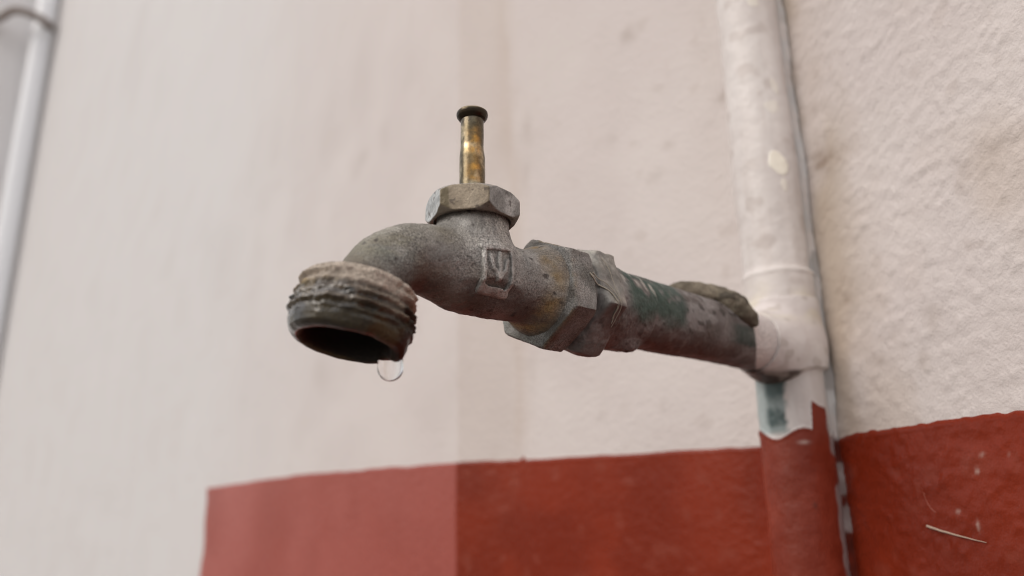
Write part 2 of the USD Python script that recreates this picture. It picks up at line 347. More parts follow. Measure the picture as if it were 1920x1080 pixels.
lift = np.where(np.arange(len(sr_))[:, None] == len(sr_) - 1, -0.0001, lift + sstep(S_F1 + 0.02, S_F1 + 0.3, SR) * 0.0008)
vr, fr = grid_mesh(wall_points(SR, ZR, lift), False, flip=True)
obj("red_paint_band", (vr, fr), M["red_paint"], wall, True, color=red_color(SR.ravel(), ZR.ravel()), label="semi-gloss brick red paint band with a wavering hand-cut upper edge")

# a few bristle hairs caught in the wall paint
def on_wall(pairs, lift, n=24):
    c = catmull(np.array([(s, z, 0) for s, z in pairs]), n)
    return wall_points(c[:, 0], c[:, 1], lift)
rng = np.random.default_rng(7)
obj("paint_hair", wobble_tube(on_wall([(S_CORNER - 0.0027 - 0.0736, 0.0001), (S_CORNER - 0.0027 - 0.0745, -0.0035), (S_CORNER - 0.0027 - 0.0769, -0.0056)], 0.00030, 20), 0.00007, 6), M["red_paint"], wall, True, color=(0.42, 0.16, 0.12), label="fine hair painted into the red band")

# ------------------------------------------------------------------ tap frame: x towards the spout, y to the viewer's right, z up; millimetres
AZ = math.radians(46)
AX = np.array([-math.sin(AZ), -math.cos(AZ), 0]); BX = np.array([math.cos(AZ), -math.sin(AZ), 0])
ORG = np.array([-0.00759, 0.13794, CZ + 0.0415])
TAPM = np.eye(4); TAPM[0, :3], TAPM[1, :3], TAPM[3, :3] = AX, BX, ORG
MM = 0.001
tap = thing("water_tap", "weathered grey brass water tap without its handle, dripping from a threaded spout", "tap", TAPM)

def crown(v, n):  # how much a surface faces up: lime and dust settle there
    return np.clip(n[:, 2], -1, 1)

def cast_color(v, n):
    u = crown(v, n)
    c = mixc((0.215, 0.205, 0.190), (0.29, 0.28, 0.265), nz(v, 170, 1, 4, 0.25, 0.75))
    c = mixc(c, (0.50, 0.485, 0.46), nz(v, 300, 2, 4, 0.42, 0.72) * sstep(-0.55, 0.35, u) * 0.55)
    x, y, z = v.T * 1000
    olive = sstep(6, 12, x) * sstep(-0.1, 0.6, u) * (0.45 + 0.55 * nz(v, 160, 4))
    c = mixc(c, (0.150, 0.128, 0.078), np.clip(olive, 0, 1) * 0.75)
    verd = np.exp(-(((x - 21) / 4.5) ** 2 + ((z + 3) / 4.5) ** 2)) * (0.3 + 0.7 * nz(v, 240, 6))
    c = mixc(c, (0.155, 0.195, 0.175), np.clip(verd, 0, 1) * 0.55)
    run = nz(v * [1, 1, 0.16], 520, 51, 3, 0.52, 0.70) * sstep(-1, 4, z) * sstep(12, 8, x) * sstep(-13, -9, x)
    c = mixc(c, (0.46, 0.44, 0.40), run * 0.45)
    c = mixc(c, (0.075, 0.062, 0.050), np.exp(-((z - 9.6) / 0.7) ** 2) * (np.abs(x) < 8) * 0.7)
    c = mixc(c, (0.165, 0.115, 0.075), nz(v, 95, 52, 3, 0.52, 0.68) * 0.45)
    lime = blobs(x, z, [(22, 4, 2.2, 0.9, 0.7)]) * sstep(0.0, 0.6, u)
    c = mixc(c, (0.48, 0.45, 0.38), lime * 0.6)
    rust_shade = nz(v, 150, 9, 4, 0.30, 0.56) * sstep(-1.5, -6.0, z + 1.5 * sn(v, 140, 53, 3))
    c = mixc(c, (0.072, 0.050, 0.040), np.clip(rust_shade, 0, 1) * 0.72)  # dark underside: rust, together with shade painted into the colour
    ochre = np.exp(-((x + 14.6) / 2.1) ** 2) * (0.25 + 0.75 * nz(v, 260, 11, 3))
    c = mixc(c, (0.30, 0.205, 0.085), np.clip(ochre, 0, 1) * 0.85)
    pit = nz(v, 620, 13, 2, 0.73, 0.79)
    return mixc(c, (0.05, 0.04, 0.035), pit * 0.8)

# body: barrel, neck, spout bend and the cone that runs into the inlet hexagon
line = catmull([(-20, 0, -0.3, 7.0), (-12, 0, -0.5, 7.1), (-5, 0, -0.9, 7.4), (2, 0, -0.7, 7.5), (8.5, 0, 0.1, 6.9), (14, 0, 0.1, 6.1), (18.5, 0, -1.6, 5.9), (22, 0, -5.0, 5.9), (24.2, 0, -9.0, 6.2), (25.2, 0, -12.0, 6.6)], 110)
h = 0.33
G, o = box_grid((-20, -15, -16), (34, 15, 13), h)
d = spheres(G, line)
rad = np.hypot(G[..., 0], G[..., 1])
zz = G[..., 2]
neck = np.maximum(rad - np.interp(zz, [-2, 3, 6, 8, 11], [8.2, 8.1, 7.6, 7.2, 7.0]), np.maximum(zz - 11.0, -3 - zz))
d = smin(d, neck, 2.6)
ryz = np.hypot(G[..., 1], zz + 0.4)
cone = np.maximum(ryz - np.interp(G[..., 0], [-18, -15.5, -12.5], [9.9, 8.8, 6.9]), np.maximum(-18.2 - G[..., 0], G[..., 0] + 9))
d = smin(d, cone, 1.7)
cut = (G[..., 0] - 25.0) * 0.2164 - (G[..., 2] + 8.2) * 0.9763      # the bend ends inside the threaded end
d = np.where(G[..., 0] > 12, np.maximum(d, cut - 0.1), d)
body_d = d
vb, fb = surface_nets(d, o, h)
vb, fb = roughen(vb * MM, fb, ((0.00022, 260, 3), (0.00016, 900, 3)), 3)
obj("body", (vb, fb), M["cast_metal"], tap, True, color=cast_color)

# cast badge on the barrel: a frame with a worn upright-and-bow mark
en = np.array([0.12, 0.985, 0.10]); en /= np.linalg.norm(en)
ep = np.cross([0, 0, 1.], en); ep /= np.linalg.norm(ep); ep = -ep      # to the picture's right
if ep[0] > 0: ep = -ep
eq = np.cross(en, ep); eq = eq if eq[2] > 0 else -eq
EC = np.array([0.7, 7.4, -1.2])
Ge, oe = box_grid((-6, 3.5, -7), (6.5, 10.5, 5.5), 0.16)
import scipy.ndimage as ndi
idx = (Ge - np.array(o)) / h
be = ndi.map_coordinates(body_d, np.moveaxis(idx, -1, 0), order=1, mode="nearest")
u, w = (Ge - EC) @ ep, (Ge - EC) @ eq
u = u + 0.25 * sn(Ge * MM, 500, 2, 2); w = w + 0.25 * sn(Ge * MM, 500, 3, 2)
def rbox(u, w, a, b, r): 
    x, y = np.abs(u) - a + r, np.abs(w) - b + r
    return np.hypot(np.maximum(x, 0), np.maximum(y, 0)) + np.minimum(np.maximum(x, y), 0) - r
def stroke(p0, p1, r):
    p0, p1 = np.array(p0), np.array(p1); e = p1 - p0
    t = np.clip(((u - p0[0]) * e[0] + (w - p0[1]) * e[1]) / (e @ e), 0, 1)
    return np.hypot(u - p0[0] - t * e[0], w - p0[1] - t * e[1]) - r
fr_ = np.abs(rbox(u, w, 3.3, 3.8, 1.0)) - 0.42
fr_ = np.minimum(fr_, stroke((-3.1, -3.9), (3.1, -4.0), 0.6))
fr_ = np.minimum(fr_, stroke((-3.4, 3.6), (0.6, 3.9), 0.66))
gl = stroke((0.1, 2.7), (0.0, -2.0), 0.45)
for a_, b_ in (((-2.0, 1.9), (-1.5, -0.3)), ((-1.5, -0.3), (-0.1, -1.9)), ((0.0, -1.9), (1.45, -0.4)), ((1.45, -0.4), (2.0, 1.6))):
    gl = np.minimum(gl, stroke(a_, b_, 0.42))
wear = sn(Ge * MM, 350, 5, 2) * 0.30
ins = (Ge - EC) @ en
for nm, shape, hgt in (("badge_frame", fr_, 0.60), ("badge_mark", gl, 0.50)):
    e_ = smax(smax(be - hgt + wear, shape, 0.35), -(be + 0.9), 0.1)
    ve, fe = surface_nets(e_, oe, 0.16)
    ve, fe = roughen(ve * MM, fe, ((0.00006, 1500, 2),), 4)
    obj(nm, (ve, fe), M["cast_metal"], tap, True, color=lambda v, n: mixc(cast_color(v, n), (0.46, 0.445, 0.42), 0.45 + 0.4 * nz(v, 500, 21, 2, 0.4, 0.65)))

# nuts
def hex_sdf(a, b, ang, R):
    d = np.full(a.shape, -1e9, np.float32)
    for k in range(6):
        t = math.radians(ang + 30 + 60 * k)
        d = np.maximum(d, a * math.cos(t) + b * math.sin(t) - R * math.cos(math.pi / 6))
    return d

def nut_color(v, n):
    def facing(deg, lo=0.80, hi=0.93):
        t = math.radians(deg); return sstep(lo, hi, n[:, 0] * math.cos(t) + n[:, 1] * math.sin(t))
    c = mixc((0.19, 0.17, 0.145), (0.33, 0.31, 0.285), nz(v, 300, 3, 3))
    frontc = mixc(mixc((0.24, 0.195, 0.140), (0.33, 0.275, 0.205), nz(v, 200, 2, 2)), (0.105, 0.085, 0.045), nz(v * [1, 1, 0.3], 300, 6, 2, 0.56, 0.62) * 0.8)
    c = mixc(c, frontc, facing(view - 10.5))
    c = mixc(c, mixc((0.33, 0.345, 0.345), (0.52, 0.54, 0.54), nz(v, 600, 8, 3)), facing(view - 70.5))  # left face paler and bluer: skylight painted into the colour
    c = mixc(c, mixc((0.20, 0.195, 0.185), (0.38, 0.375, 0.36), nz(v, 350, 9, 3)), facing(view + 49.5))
    c = mixc(c, (0.10, 0.078, 0.055), sstep(-0.25, -0.5, n[:, 2]) * 0.75)  # downward faces darkened: their shade is put into the colour
    return mixc(c, (0.06, 0.045, 0.035), nz(v, 900, 12, 2, 0.68, 0.74) * 0.7)
Gn, on = box_grid((-11, -11, 7), (11, 11, 18), 0.2)
# corners measured from the direction of the viewer
view = math.degrees(math.atan2(0.1048, 0.0899))
z = Gn[..., 2]; rr = np.hypot(Gn[..., 0], Gn[..., 1])
d = hex_sdf(Gn[..., 0], Gn[..., 1], view + 19.5, 9.5)
d = smax(d, np.maximum(z - 15.1, 9.8 - z), 0.15)
d = smax(d, (rr - 8.4 - (15.1 - z) * 1.1) * 0.68, 0.15)
d = smax(d, (rr - 8.3 - (z - 9.8) * 0.8) * 0.78, 0.12)
d = smin(d, np.maximum(rr - np.interp(z, [15.0, 16.4], [6.6, 4.6]), np.maximum(z - 16.2, 14 - z)), 0.5)
d = smax(d, -(np.maximum(rr - 7.5, z - 11.0)), 0.15)
v_, f_ = surface_nets(d, on, 0.2)
v_, f_ = roughen(v_ * MM, f_, ((0.00005, 300, 3), (0.00005, 900, 2)), 6)
obj("bonnet_nut", (v_, f_), M["nut_metal"], tap, True, color=nut_color)

def lathe(prof, n=96, seed=0, amp=(), center=(0, 0)):
    prof = np.asarray(prof, float); th = np.arange(n) / n * 2 * np.pi
    P = np.stack([center[0] + np.cos(th)[:, None] * prof[None, :, 0], center[1] + np.sin(th)[:, None] * prof[None, :, 0], np.broadcast_to(prof[None, :, 1], (n, len(prof)))], -1)
    v, f = grid_mesh(P, True)
    m = trimesh.Trimesh(v, f, process=False)
    return roughen(v, f, amp, seed) if amp else (v, f)

def dense(prof, step):
    prof = np.asarray(prof, float); out = [prof[0]]
    for a, b in zip(prof[:-1], prof[1:]):
        k = max(1, int(np.linalg.norm(b - a) / step))
        out += [a + (b - a) * (j + 1) / k for j in range(k)]
    return np.array(out)

# stem: a flattened, dented spindle with its rolled dark head
prof = dense([(0.01, 14), (2.6, 14), (2.6, 16.2), (2.58, 24.0), (2.38, 26.5), (2.34, 32.8), (0.01, 32.8)], 0.25)
vs, fs = lathe(prof * MM, 72)
x, y, z = vs.T * 1000
dent = 0.14 * np.exp(-((z - 26.0) / 1.5) ** 2) * np.clip(-x / 2.5, 0, 1) + 0.03 * sn(vs, 300, 5, 2)
flat = np.clip((z - 27.0) / 1.2, 0, 1)
nx = np.hypot(x, y); sc = 1 - dent / np.maximum(nx, 0.5) * (nx > 0.5)
vs[:, 0] *= sc; vs[:, 1] *= sc
def stem_color(v, n):
    x, y, z = v.T * 1000
    c = mixc((0.24, 0.195, 0.115), (0.44, 0.37, 0.25), nz(v, 420, 2, 3))
    c = mixc(c, (0.085, 0.070, 0.045), nz(v * [1, 1, 0.6], 420, 5, 3, 0.44, 0.60) * 0.85)
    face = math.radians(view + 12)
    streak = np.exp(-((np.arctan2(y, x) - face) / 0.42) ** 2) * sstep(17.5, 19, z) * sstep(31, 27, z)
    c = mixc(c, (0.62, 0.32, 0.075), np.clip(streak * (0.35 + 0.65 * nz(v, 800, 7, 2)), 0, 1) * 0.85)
    return mixc(c, (0.10, 0.085, 0.07), sstep(30, 32.5, z) * 0.5)
obj("stem", (vs, fs), M["brass"], tap, True, color=stem_color)
prof = dense([(0.01, 32.2), (2.2, 32.2), (2.75, 32.5), (3.1, 33.0), (3.25, 33.5), (3.2, 33.95), (2.95, 34.25), (2.5, 34.3), (2.2, 34.0), (0.01, 33.9)], 0.12)
vc, fc = lathe(prof * MM, 72, 4, ((0.00006, 500, 2),))
obj("stem_head", (vc, fc), M["dark_cap"], tap, True, color=lambda v, n: mixc((0.045, 0.035, 0.024), (0.42, 0.35, 0.22), sstep(33.75, 34.2, v[:, 2] * 1000) * (0.4 + 0.6 * nz(v, 500, 3))))  # upper rim painted pale, as a lit edge

# inlet hexagon
Gh, oh = box_grid((-27, -14, -15), (-15.5, 14, 14), 0.26)
X = Gh[..., 0]; Y = Gh[..., 1]; Z = Gh[..., 2] + 0.9; rr = np.hypot(Y, Z)
d = hex_sdf(Y, Z, 36, 12.3)
d = smax(d, np.maximum(X + 17.3, -24.2 - X), 0.5)
d = smax(d, (rr - 11.6 - (-X - 17.3) * 1.2) * 0.64, 0.5)
d = smax(d, (rr - 11.2 - (X + 24.2) * 1.2) * 0.64, 0.4)
HEX_D = d
vh, fh = surface_nets(d, oh, 0.26)
vh, fh = roughen(vh * MM, fh, ((0.00013, 240, 3), (0.00012, 800, 3)), 8)
def hex_color(v, n):
    c = mixc((0.15, 0.135, 0.12), (0.30, 0.29, 0.275), nz(v, 220, 2, 4))
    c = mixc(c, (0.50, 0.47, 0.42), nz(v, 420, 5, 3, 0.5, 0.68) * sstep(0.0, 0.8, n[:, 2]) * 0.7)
    c = mixc(c, (0.17, 0.19, 0.18), nz(v, 150, 6) * 0.4)
    c = mixc(c, (0.235, 0.165, 0.075), np.exp(-((v[:, 0] * 1000 + 17.5) / 1.2) ** 2) * (n[:, 1] > 0.2) * 0.55 * nz(v, 300, 4))
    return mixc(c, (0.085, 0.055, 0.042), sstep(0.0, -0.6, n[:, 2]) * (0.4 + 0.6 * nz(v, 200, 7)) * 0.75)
obj("inlet_hexagon", (vh, fh), M["cast_metal"], tap, True, color=hex_color)

# threaded outlet, tilted a little forwards; crusted with lime, its lip wet and smooth
TILT = math.radians(12.5)
OT = np.array([25.0, 0, -8.2]); AXD = np.array([math.sin(TILT), 0, -math.cos(TILT)]); AXX = np.array([math.cos(TILT), 0, math.sin(TILT)])
prof = [(5.5, -0.4)] + [(8.3, -1.3), (9.3, -0.7)]
outer = [(9.5, -0.4), (9.85, 2.5), (10.2, 4.5), (10.15, 6.6), (9.9, 8.0), (9.55, 9.0), (9.0, 9.55), (8.3, 9.75)]
inner = [(7.55, 9.6), (7.1, 9.0), (6.95, 8.0), (6.9, 0.4), (5.5, -0.6), (0.02, -0.9)]
pr = dense(prof + outer + inner, 0.16)
nth = 420
th = np.arange(nth) / nth * 2 * np.pi
R_, T_ = np.repeat(pr[None, :, 0], nth, 0), np.repeat(pr[None, :, 1], nth, 0)
TH = np.repeat(th[:, None], len(pr), 1)
outer_mask = (R_ > 8.2) & (T_ > -1.0)
crown_pos = np.stack([np.cos(TH) * R_, np.sin(TH) * R_, T_], -1) * MM
ph = (T_ - 0.3) / 1.75 + TH / (2 * np.pi)
ridge = 0.5 + 0.5 * np.cos(2 * np.pi * ph)
thr_mask = sstep(-0.7, 0.1, T_) * sstep(7.3, 6.2, T_ + 0.6 * sn(crown_pos, 200, 3, 2))
ero = 0.25 + 0.75 * nz(crown_pos, 230, 4, 2)
disp = outer_mask * (thr_mask * (ridge ** 1.3 - 0.55) * 1.05 * ero + 0.70 * sn(crown_pos, 360, 6, 3) * sstep(8.4, 5.5, T_) + 0.42 * sn(crown_pos, 900, 7, 3) * (0.25 + 0.75 * sstep(7.8, 5.5, T_)) + 0.22 * sn(crown_pos, 130, 8, 2))
disp += np.where(outer_mask, 0, 0.12 * sn(crown_pos, 300, 9, 2))
lipw = 0.25 * sn(np.stack([np.cos(TH), np.sin(TH), TH * 0], -1) * 0.008, 330, 11, 2) * sstep(7.5, 9.5, T_) * (R_ > 6.5)
lipw = lipw + 0.8 * np.exp(-((TH - math.radians(150)) / 0.22) ** 2) * sstep(6.5, 9.6, T_) * (R_ > 6.5)
R2 = R_ + disp * (R_ > 0.5)
P = OT + (np.cos(TH) * R2)[..., None] * AXX + (np.sin(TH) * R2)[..., None] * np.array([0, 1.0, 0]) + (T_ + lipw)[..., None] * AXD
vt, ft = grid_mesh(P * MM, True, flip=True)
tt, ridg, thf, rad_ = T_.ravel(), (ridge * thr_mask).ravel(), TH.ravel(), R_.ravel()
mt = trimesh.Trimesh(vt, ft, process=False)
face_left = 0.5 + 0.5 * np.cos(thf - math.radians(20))
def crust_color(v, n):
    c = mixc((0.075, 0.058, 0.044), (0.54, 0.46, 0.38), np.clip(0.12 + 0.75 * ridg, 0, 1) * (0.35 + 0.65 * nz(v, 300, 2, 3)))
    c = mixc(c, (0.30, 0.215, 0.085), nz(v, 260, 5, 3, 0.48, 0.62) * 0.65 * sstep(7.5, 5, tt))
    c = mixc(c, (0.055, 0.056, 0.050), nz(v, 200, 7, 3, 0.47, 0.58) * sstep(1.8, 3.6, tt) * 0.9)
    c = mixc(c, (0.50, 0.43, 0.36), sstep(3.2, 0.6, tt + 1.5 * sn(v, 300, 31, 2)) * 0.7)
    lip = sstep(4.9, 7.0, tt + 1.1 * sn(v, 200, 8, 3))
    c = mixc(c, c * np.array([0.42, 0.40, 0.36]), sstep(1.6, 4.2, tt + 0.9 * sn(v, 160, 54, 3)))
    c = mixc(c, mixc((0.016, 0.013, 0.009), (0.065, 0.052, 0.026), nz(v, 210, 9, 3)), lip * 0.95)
    return mixc(c, (0.012, 0.009, 0.007), sstep(7.6, 7.2, rad_) * ((rad_ < 7.7) & (tt < 9.4)) * 0.95)  # bore painted near black, standing in for the shade inside
def crust_wet(v):
    lip = sstep(5.4, 7.2, tt + 0.9 * sn(v, 260, 8, 2))
    return np.maximum(0.25 * lip, sstep(0.45, 0.85, face_left) * sstep(2.0, 4.0, tt + 1.0 * sn(v, 300, 12, 2)) * 0.9) * (rad_ > 8)
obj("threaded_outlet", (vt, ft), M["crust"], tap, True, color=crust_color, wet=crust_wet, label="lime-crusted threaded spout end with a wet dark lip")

# ------------------------------------------------------------------ water drop hanging from the lip
DC = np.array([19.5, 1.7, -19.05])
dp = dense([(1.95, 0.9), (2.05, 0.0), (2.15, -0.8)] + [(2.2 * math.cos(t), -1.75 - 2.25 * math.sin(t)) for t in np.linspace(0, 1.5608, 24)], 0.10)
dp = np.vstack([[(0.02, 1.0)], dense([(0.02, 1.0), (1.95, 0.9)], 0.2)[1:], dp[1:]])
vd, fd = lathe(dp * MM, 64)
md = trimesh.Trimesh(vd, fd, process=False)
if md.volume < 0: fd = fd[:, ::-1]
dropM = TAPM.copy(); dropM[3, :3] = ORG + (DC[0] * AX + DC[1] * BX) * MM + np.array([0, 0, DC[2] * MM])
dropx = thing("water_drop", "clear water drop hanging from the lowest edge of the tap's spout", "water drop", dropM)
obj("drop", (vd, fd), M["water"], dropx, True)

# ------------------------------------------------------------------ supply pipe with its coupling, in the tap's frame
nip = thing("supply_pipe", "short grey steel pipe with flaking green paint between tap and wall pipe", "pipe", TAPM)
def steel_color(v, n):
    x, y, z = v.T * 1000
    c = mixc((0.088, 0.072, 0.066), (0.175, 0.155, 0.150), nz(v, 130, 1, 4))
    c = mixc(c, (0.30, 0.285, 0.28), nz(v * [0.6, 1, 1], 230, 3, 4, 0.48, 0.62) * 0.6)
    up_ = n[:, 2]
    c = mixc(c, (0.36, 0.34, 0.33), np.exp(-((fbm(v * 130 + 8.8, 3, 41) - 0.5) / 0.012) ** 2) * 0.35)
    c = mixc(c, (0.035, 0.026, 0.023), nz(v, 420, 42, 2, 0.66, 0.72) * 0.8)
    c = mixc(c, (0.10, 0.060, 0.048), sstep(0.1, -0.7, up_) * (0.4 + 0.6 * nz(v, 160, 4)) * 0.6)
    gm = sstep(-34, -39, x) * sstep(-64, -59, x + 2.5 * sn(v, 200, 6, 2)) * sstep(-5.5, -2.5, z + 2.5 * sn(v, 170, 5, 2)) 
    gm = gm * (0.15 + 0.85 * sstep(0.33, 0.45, fbm(v * 210 + 4.2, 3, 8)))
    c = mixc(c, mixc((0.018, 0.046, 0.036), (0.034, 0.070, 0.054), nz(v, 180, 9)), np.clip(gm, 0, 1) * 0.92)
    g2 = sstep(-98, -103, x) * sstep(1, -1, z) * sstep(-6, -4, z)
    c = mixc(c, (0.022, 0.042, 0.036), sstep(-78, -86, x + 2.0 * sn(v, 150, 16, 2)) * sstep(1.5, 0.0, z) * sstep(-5, -3.5, z) * 0.85)
    wh = sstep(0.6, -0.6, x + 107.0 - 1.75 * np.clip(y, -2, 9) + 1.2 * sn(v, 170, 17, 3))
    return mixc(c, mixc((0.65, 0.60, 0.585), (0.72, 0.68, 0.66), nz(v, 70, 2)), wh)
def along(prof, n=150, step=0.35):
    vs, fs = lathe(dense(prof, step) * MM, n)
    v = np.stack([vs[:, 2], vs[:, 0], vs[:, 1]], -1)
    return v, fs
pv, pf = along([(0.02, -131), (7.9, -131), (8.1, -105), (8.4, -70), (8.6, -48), (8.6, -26), (0.02, -26)])
if trimesh.Trimesh(pv, pf, process=False).volume < 0: pf = pf[:, ::-1]
pv, pf = roughen(pv, pf, ((0.00030, 120, 2), (0.00016, 500, 3)), 5)
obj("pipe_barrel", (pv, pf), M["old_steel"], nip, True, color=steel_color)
# coupling: an uneven hexagon that runs out into a round sleeve
Gc, oc = box_grid((-52, -14, -15), (-24.2, 14, 14), 0.3)
X = Gc[..., 0]; Y = Gc[..., 1]; Z = Gc[..., 2] + 0.6; rr = np.hypot(Y, Z)
GcM = Gc * MM
d = smax(hex_sdf(Y, Z, 45, 12.4), np.maximum(X + 26.6, -33.2 - X), 1.0)
d = smin(d, np.maximum(rr - np.interp(X, [-50, -40, -33], [8.9, 9.5, 10.2]), np.maximum(-48 - X, X + 26)), 1.2)
d = smin(d, np.maximum(rr - 9.6, np.maximum(X + 24.4, -28 - X)), 0.5)
lump = np.sqrt((X + 30) ** 2 + (Y - 2) ** 2 + (Z + 8.6) ** 2) - 3.2
d = smin(d, lump, 4.0)
lump = np.sqrt(((X + 43) / 1.6) ** 2 + (Y - 3) ** 2 + (Z + 8.2) ** 2) - 2.0
d = smin(d, lump, 1.5)
d = d + 0.55 * sn(GcM, 170, 3, 3)
COUP_D = d
vq, fq = surface_nets(d, oc, 0.3)
vq, fq = roughen(vq * MM, fq, ((0.00014, 700, 3),), 9)
def coup_color(v, n):
    x, y, z = v.T * 1000
    c = steel_color(v, n)
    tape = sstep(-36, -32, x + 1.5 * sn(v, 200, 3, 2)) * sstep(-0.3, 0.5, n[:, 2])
    c = mixc(c, mixc((0.25, 0.235, 0.205), (0.47, 0.44, 0.385), nz(v, 300, 2, 3)), tape * 0.9)
    c = mixc(c, (0.19, 0.20, 0.19), sstep(-38, -33, x) * 0.4 * nz(v, 200, 12))
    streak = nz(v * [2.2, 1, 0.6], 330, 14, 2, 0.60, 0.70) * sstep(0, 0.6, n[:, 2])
    c = mixc(c, (0.52, 0.49, 0.44), streak * 0.6)
    hole = nz(v, 380, 15, 2, 0.62, 0.70) * sstep(-5, -8, z)
    return mixc(c, (0.03, 0.022, 0.018), hole * 0.8)
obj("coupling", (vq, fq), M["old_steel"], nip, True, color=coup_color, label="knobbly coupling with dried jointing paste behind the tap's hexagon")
# loose hemp strands, lying on the hexagon and the coupling
def on_fitting(x, ang, lift=0.12):
    r_ = np.full(len(x), 16.0)
    for _ in range(260):
        p = np.stack([x, r_ * np.cos(ang), r_ * np.sin(ang) - 0.7], -1)
        q1 = ndi.map_coordinates(HEX_D, ((p - oh) / 0.26).T, order=1, mode="nearest"); q1 = np.where(x > -26.6, q1, 9)
        q2 = ndi.map_coordinates(COUP_D, ((p - oc) / 0.3).T, order=1, mode="nearest"); q2 = np.where(x < -24.4, q2, 9)
        r_ = np.where(np.minimum(q1, q2) > lift, r_ - 0.04, r_)
    r_ = np.convolve(np.pad(r_, 3, mode="edge"), np.ones(7) / 7, "valid")
    return np.stack([x, r_ * np.cos(ang), r_ * np.sin(ang) - 0.7], -1)
for k, (xs, angs, w0) in enumerate([((-22.5, -25.0, -28.0, -29.8, -30.6), (14, 6, -6, -22, -36), 0.26), ((-22.6, -25.6, -28.4, -29.6, -29.9), (12, 3, -8, -20, -30), 0.20), ((-23.2, -26.2, -29.0, -30.6, -31.0), (15, 8, -3, -20, -40), 0.16),
                                     ((-27.5, -28.9, -29.5, -29.8), (36, 24, 8, -12), 0.13)]):
    tq = np.linspace(0, 1, 40); tk = np.linspace(0, 1, len(xs))
    from scipy.interpolate import PchipInterpolator
    x_ = PchipInterpolator(tk, xs)(tq); a_ = np.radians(PchipInterpolator(tk, angs)(tq))
    c = on_fitting(x_, a_, 0.15 + 0.1 * k) * MM
    c += 0.00010 * np.stack([sn(c, 500, k * 3 + j, 2) for j in range(3)], -1)
    obj("hemp_strand", wobble_tube(c, np.linspace(w0, w0 * 0.45, 40) * 0.75 * MM, 6), M["fibre"], nip, True, color=(0.40, 0.365, 0.30))

# jointing putty slumped over the pipe where it meets the tee: a thing of the pipe
pl = catmull([(-68, -2.5, 7.2, 1.0), (-72, -1.5, 9.0, 2.4), (-77, 0.0, 10.2, 3.0), (-83, 3.0, 9.4, 2.9), (-86, 6.2, 7.2, 3.0), (-89, 8.0, 4.6, 2.6), (-92, 8.6, 2.4, 1.6)], 60)
pl2 = catmull([(-74, -6.5, 6.5, 2.2), (-83, -4.5, 9.6, 3.4), (-88, 1.0, 9.2, 3.6), (-92, 4.0, 7.2, 2.8), (-95, 5.0, 5.0, 2.0)], 50)
Gp, op = box_grid((-112, -13, -3), (-63, 14, 17), 0.36)
d = smin(spheres(Gp, pl), spheres(Gp, pl2), 1.6) + 1.1 * sn(Gp * MM, 110, 3, 3) + 0.8 * sn(Gp * MM, 330, 5, 2)
vp, fp = surface_nets(d, op, 0.36)
vp, fp = roughen(vp * MM, fp, ((0.00030, 500, 3),), 2)
obj("jointing_putty", (vp, fp), M["crust"], nip, True, color=lambda v, n: mixc(mixc((0.115, 0.098, 0.072), (0.235, 0.205, 0.155), nz(v, 160, 2, 3)), (0.055, 0.045, 0.035), nz(v, 330, 4, 2, 0.6, 0.7) * 0.8), label="lump of olive-grey jointing putty slumped over the pipe")

# ------------------------------------------------------------------ the upright wall pipe with its tee
PX, PY = 0.0836, 0.226
PM = np.eye(4); PM[3, :3] = (PX, PY, CZ)
wp = thing("wall_pipe", "upright white-painted pipe with a tee, painted red below, in the wall's corner", "pipe", PM)
PZ = np.concatenate([np.linspace(-CZ, -0.06, 12)[:-1], np.arange(-0.06, 0.20, 0.00042), np.linspace(0.20, 2.6, 40)])
n = 420
th = np.arange(n) / n * 2 * np.pi
TH, ZP = np.meshgrid(th, PZ, indexing="ij")
base = np.stack([np.cos(TH) * 0.01, np.sin(TH) * 0.01, ZP], -1)
fine = sstep(0.26, 0.19, ZP) * sstep(-0.09, -0.05, ZP)
R = 0.0100 + fine * (0.00022 * sn(base, 90, 2, 2) + 0.00012 * sn(base, 320, 3, 2)) + 0.0006 * np.exp(-((ZP - 0.098) / 0.016) ** 2)
sl = 0.5 * (sstep(0.0338, 0.0352, ZP) - sstep(0.0640, 0.0655, ZP))
R += 0.0016 * sl + 0.0005 * np.exp(-((ZP - 0.0648 - 0.0004 * sn(base, 100, 7, 2)) / 0.0009) ** 2) + 0.00035 * np.exp(-((ZP - 0.0350) / 0.0008) ** 2)
vdir = math.atan2(-PY, -PX)                                       # towards the viewer
dth = (TH - vdir + np.pi) % (2 * np.pi) - np.pi                   # >0: to the picture's right? (counter-clockwise seen from above)
across = dth * 0.010                                              # metres around the pipe; right of the picture positive
zred = 0.0160 + 0.0006 * sn(base, 200, 5, 2) + 0.0014 * np.sin(across * 420 + 0.6) + 0.0085 * sstep(0.0046, 0.0056, across) * sstep(0.0112, 0.0098, across)
redm = sstep(0.0002, -0.0002, ZP - zred)
R += 0.00028 * redm + 0.0003 * np.exp(-((ZP - zred) / 0.0005) ** 2)
chips = [(0.0022, 0.1580, 0.0018, 0.0020, 0.6), (0.0062, 0.1265, 0.0013, 0.0030, 0.45), (0.0042, 0.1190, 0.0022, 0.0022, 0.4), (0.0040, 0.0990, 0.0026, 0.0042, 1.0), (0.0052, 0.0918, 0.0011, 0.0020, 0.5)]
cw = 0.0009 * sn(base, 260, 21, 3)
chip = np.max([k_ * sstep(1.12, 0.88, np.sqrt(((across + cw - a + 0.22 * (ZP - b)) / ra) ** 2 + ((ZP + cw - b) / rb) ** 2)) for a, b, ra, rb, k_ in chips], 0)
R += 0.00025 * (chip > 0.2) * chip
P = np.stack([np.cos(TH) * R, np.sin(TH) * R, ZP], -1)
vp_, fp_ = grid_mesh(P, True)
